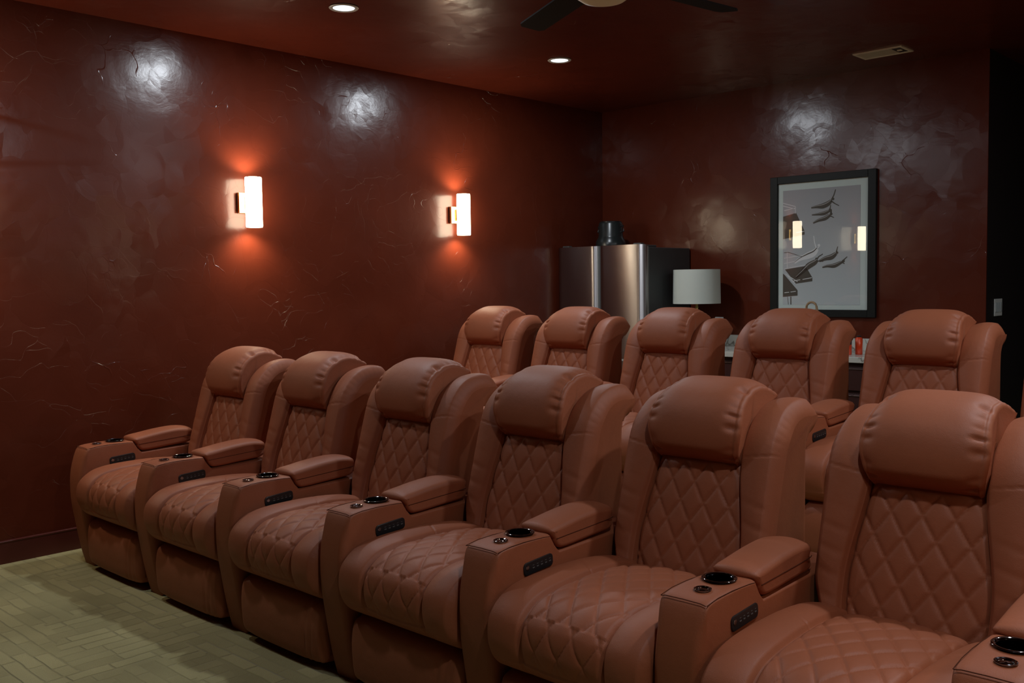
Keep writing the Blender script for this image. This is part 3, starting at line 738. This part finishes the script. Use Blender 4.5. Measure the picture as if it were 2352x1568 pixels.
def diver(body, bw, arms, head, light=False):
    A, B = (lt, dk) if light else (dk, lt)
    bw = [w * 1.45 for w in bw]; stroke(A, body, bw); disc(A, head, 14)
    for a in arms: stroke(A, a, [7, 5, 4][:len(a)] if len(a) == 3 else [6, 4])
    hi = [(p[0] - 1, p[1] - w * .55) for p, w in zip(body, bw)]; stroke(md if not light else dk, hi, [w * .17 for w in bw], -.0188)
diver([(455, 412), (510, 402), (570, 395), (625, 370), (655, 340)], [5, 10, 17, 16, 10], [[(655, 340), (680, 290), (698, 232)], [(655, 345), (690, 370), (732, 392)]], (672, 325))
diver([(462, 482), (520, 476), (585, 466), (630, 445)], [4, 8, 13, 10], [[(630, 445), (645, 415), (650, 385)], [(630, 445), (660, 460)]], (648, 435))
diver([(475, 562), (530, 535), (595, 515), (640, 485)], [5, 10, 14, 11], [[(640, 485), (655, 462), (660, 440)], [(640, 488), (683, 508)]], (655, 472))
diver([(285, 955), (345, 915), (420, 885), (480, 858), (518, 815)], [7, 13, 22, 22, 13], [[(510, 815), (490, 750), (482, 688)], [(518, 812), (540, 790)]], (535, 780), True)
diver([(300, 1100), (370, 1040), (430, 985), (490, 950), (520, 925)], [9, 14, 20, 18, 10], [[(505, 930), (535, 890), (575, 866)], [(520, 935), (580, 938)]], (512, 915))
diver([(540, 935), (600, 910), (660, 895), (705, 860)], [8, 14, 18, 12], [[(705, 860), (715, 820), (722, 792)]], (714, 852))
diver([(570, 998), (620, 985), (690, 980), (760, 945)], [5, 9, 15, 10], [[(760, 945), (790, 915), (815, 892)], [(760, 945), (790, 962)]], (778, 935))
bm_obj('print_shadow_shapes', dk, M_fig, pr); bm_obj('print_light_shapes', lt, M_figl, pr); bm_obj('print_mid_shapes', md, mat('print_figure_mid', (.38, .38, .36), .7), pr)
# glazing
M_gl = bpy.data.materials.new('picture_glass'); M_gl.use_nodes = True; nt = M_gl.node_tree; nt.nodes.clear()
oo = nt.nodes.new('ShaderNodeOutputMaterial'); mxs = nt.nodes.new('ShaderNodeMixShader'); tr = nt.nodes.new('ShaderNodeBsdfTransparent'); gl = nt.nodes.new('ShaderNodeBsdfGlossy'); gl.inputs['Roughness'].default_value = .015
fr = nt.nodes.new('ShaderNodeFresnel'); fr.inputs[0].default_value = 1.7
ge = nt.nodes.new('ShaderNodeNewGeometry'); mf = nt.nodes.new('ShaderNodeMath'); mf.operation = 'MULTIPLY'; inv = nt.nodes.new('ShaderNodeMath'); inv.operation = 'SUBTRACT'; inv.inputs[0].default_value = 1.0; nt.links.new(ge.outputs['Backfacing'], inv.inputs[1]); nt.links.new(inv.outputs[0], mf.inputs[0]); nt.links.new(fr.outputs[0], mf.inputs[1]); nt.links.new(mf.outputs[0], mxs.inputs[0]); nt.links.new(tr.outputs[0], mxs.inputs[1]); nt.links.new(gl.outputs[0], mxs.inputs[2]); nt.links.new(mxs.outputs[0], oo.inputs[0])
bm = bmesh.new(); box(bm, -hw + fw - .004, hw - fw + .004, -.0225, -.0205, -hh_ + fw * .8, hh_ - fw * .8); bm_obj('glazing', bm, M_gl, t)

# ------------------------------------------------------------------ ceiling vent
t = thing('ceiling_vent', 'cream rectangular ceiling vent near the back right of the dark ceiling', 'vent', (2.757, 6.615, ZC))
t.rotation_euler = (0, 0, math.radians(-.5))
bm = bmesh.new()
box(bm, -.168, -.150, -.103, .103, -.008, -.0005); box(bm, .150, .168, -.103, .103, -.008, -.0005); box(bm, -.150, .150, -.103, -.082, -.008, -.0005); box(bm, -.150, .150, .082, .103, -.008, -.0005)
bm_obj('frame', bm, M_vent, t)
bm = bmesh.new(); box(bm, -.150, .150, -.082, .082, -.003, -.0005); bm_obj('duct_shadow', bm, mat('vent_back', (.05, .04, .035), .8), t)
bm = bmesh.new()
for k in range(14):
    y = -.076 + k * .0117
    box(bm, -.150, .085, -.0045, .0045, -.0006, .0006, M=Matrix.Translation((0, y, -.005)) @ Matrix.Rotation(math.radians(28), 4, 'X'))
bm_obj('slats', bm, M_vent, t)
bm = bmesh.new(); box(bm, .10, .130, -.012, .012, -.010, -.003, bevel=.002); bm_obj('damper_lever', bm, M_vent, t)

# ------------------------------------------------------------------ ceiling fan
HX, HY, HZ, FR, A0 = 3.045, 3.165, 2.69, .80, math.radians(154.1)
t = thing('ceiling_fan', 'dark ceiling fan with cream round light bowl at the top edge of view', 'ceiling fan', (HX, HY, ZC))
bm = bmesh.new(); lathe(bm, [(.075, 0), (.075, -.02), (.05, -.05), (.015, -.055), (.015, -.19), (.05, -.20), (.115, -.225), (.125, -.27), (.12, -.33), (.10, -.345)], 48); bm_obj('motor_housing', bm, M_fan, t, True)
bm = bmesh.new(); lathe(bm, [(.10, -.345), (.118, -.348), (.120, -.362), (.110, -.385), (.085, -.402), (.05, -.411), (.002, -.413)], 48); bm_obj('light_bowl', bm, M_cream, t, True, 60)
for k in range(5):
    a = A0 - k * 2 * PI / 5
    bm = bmesh.new(); Mb = Matrix.Rotation(a, 4, 'Z') @ Matrix.Translation((0, 0, HZ - ZC)) @ Matrix.Rotation(math.radians(9), 4, 'X')
    ol = [(.17, -.045), (.30, -.060), (FR - .03, -.062), (FR, -.045), (FR, .045), (FR - .03, .062), (.30, .060), (.17, .045)]
    lo = [bm.verts.new((x, y, -.004)) for x, y in ol]; hi = [bm.verts.new((x, y, .004)) for x, y in ol]; bm.faces.new(lo[::-1]); bm.faces.new(hi)
    for i in range(len(ol)): bm.faces.new((lo[i], lo[(i + 1) % 8], hi[(i + 1) % 8], hi[i]))
    bmesh.ops.transform(bm, matrix=Mb, verts=bm.verts[:]); bl = bm_obj('blade', bm, M_fan, t)
    bm = bmesh.new(); box(bm, .10, .22, -.018, .018, .004, .010, bevel=.002, M=Mb); bm_obj('blade_iron', bm, M_fan, bl)
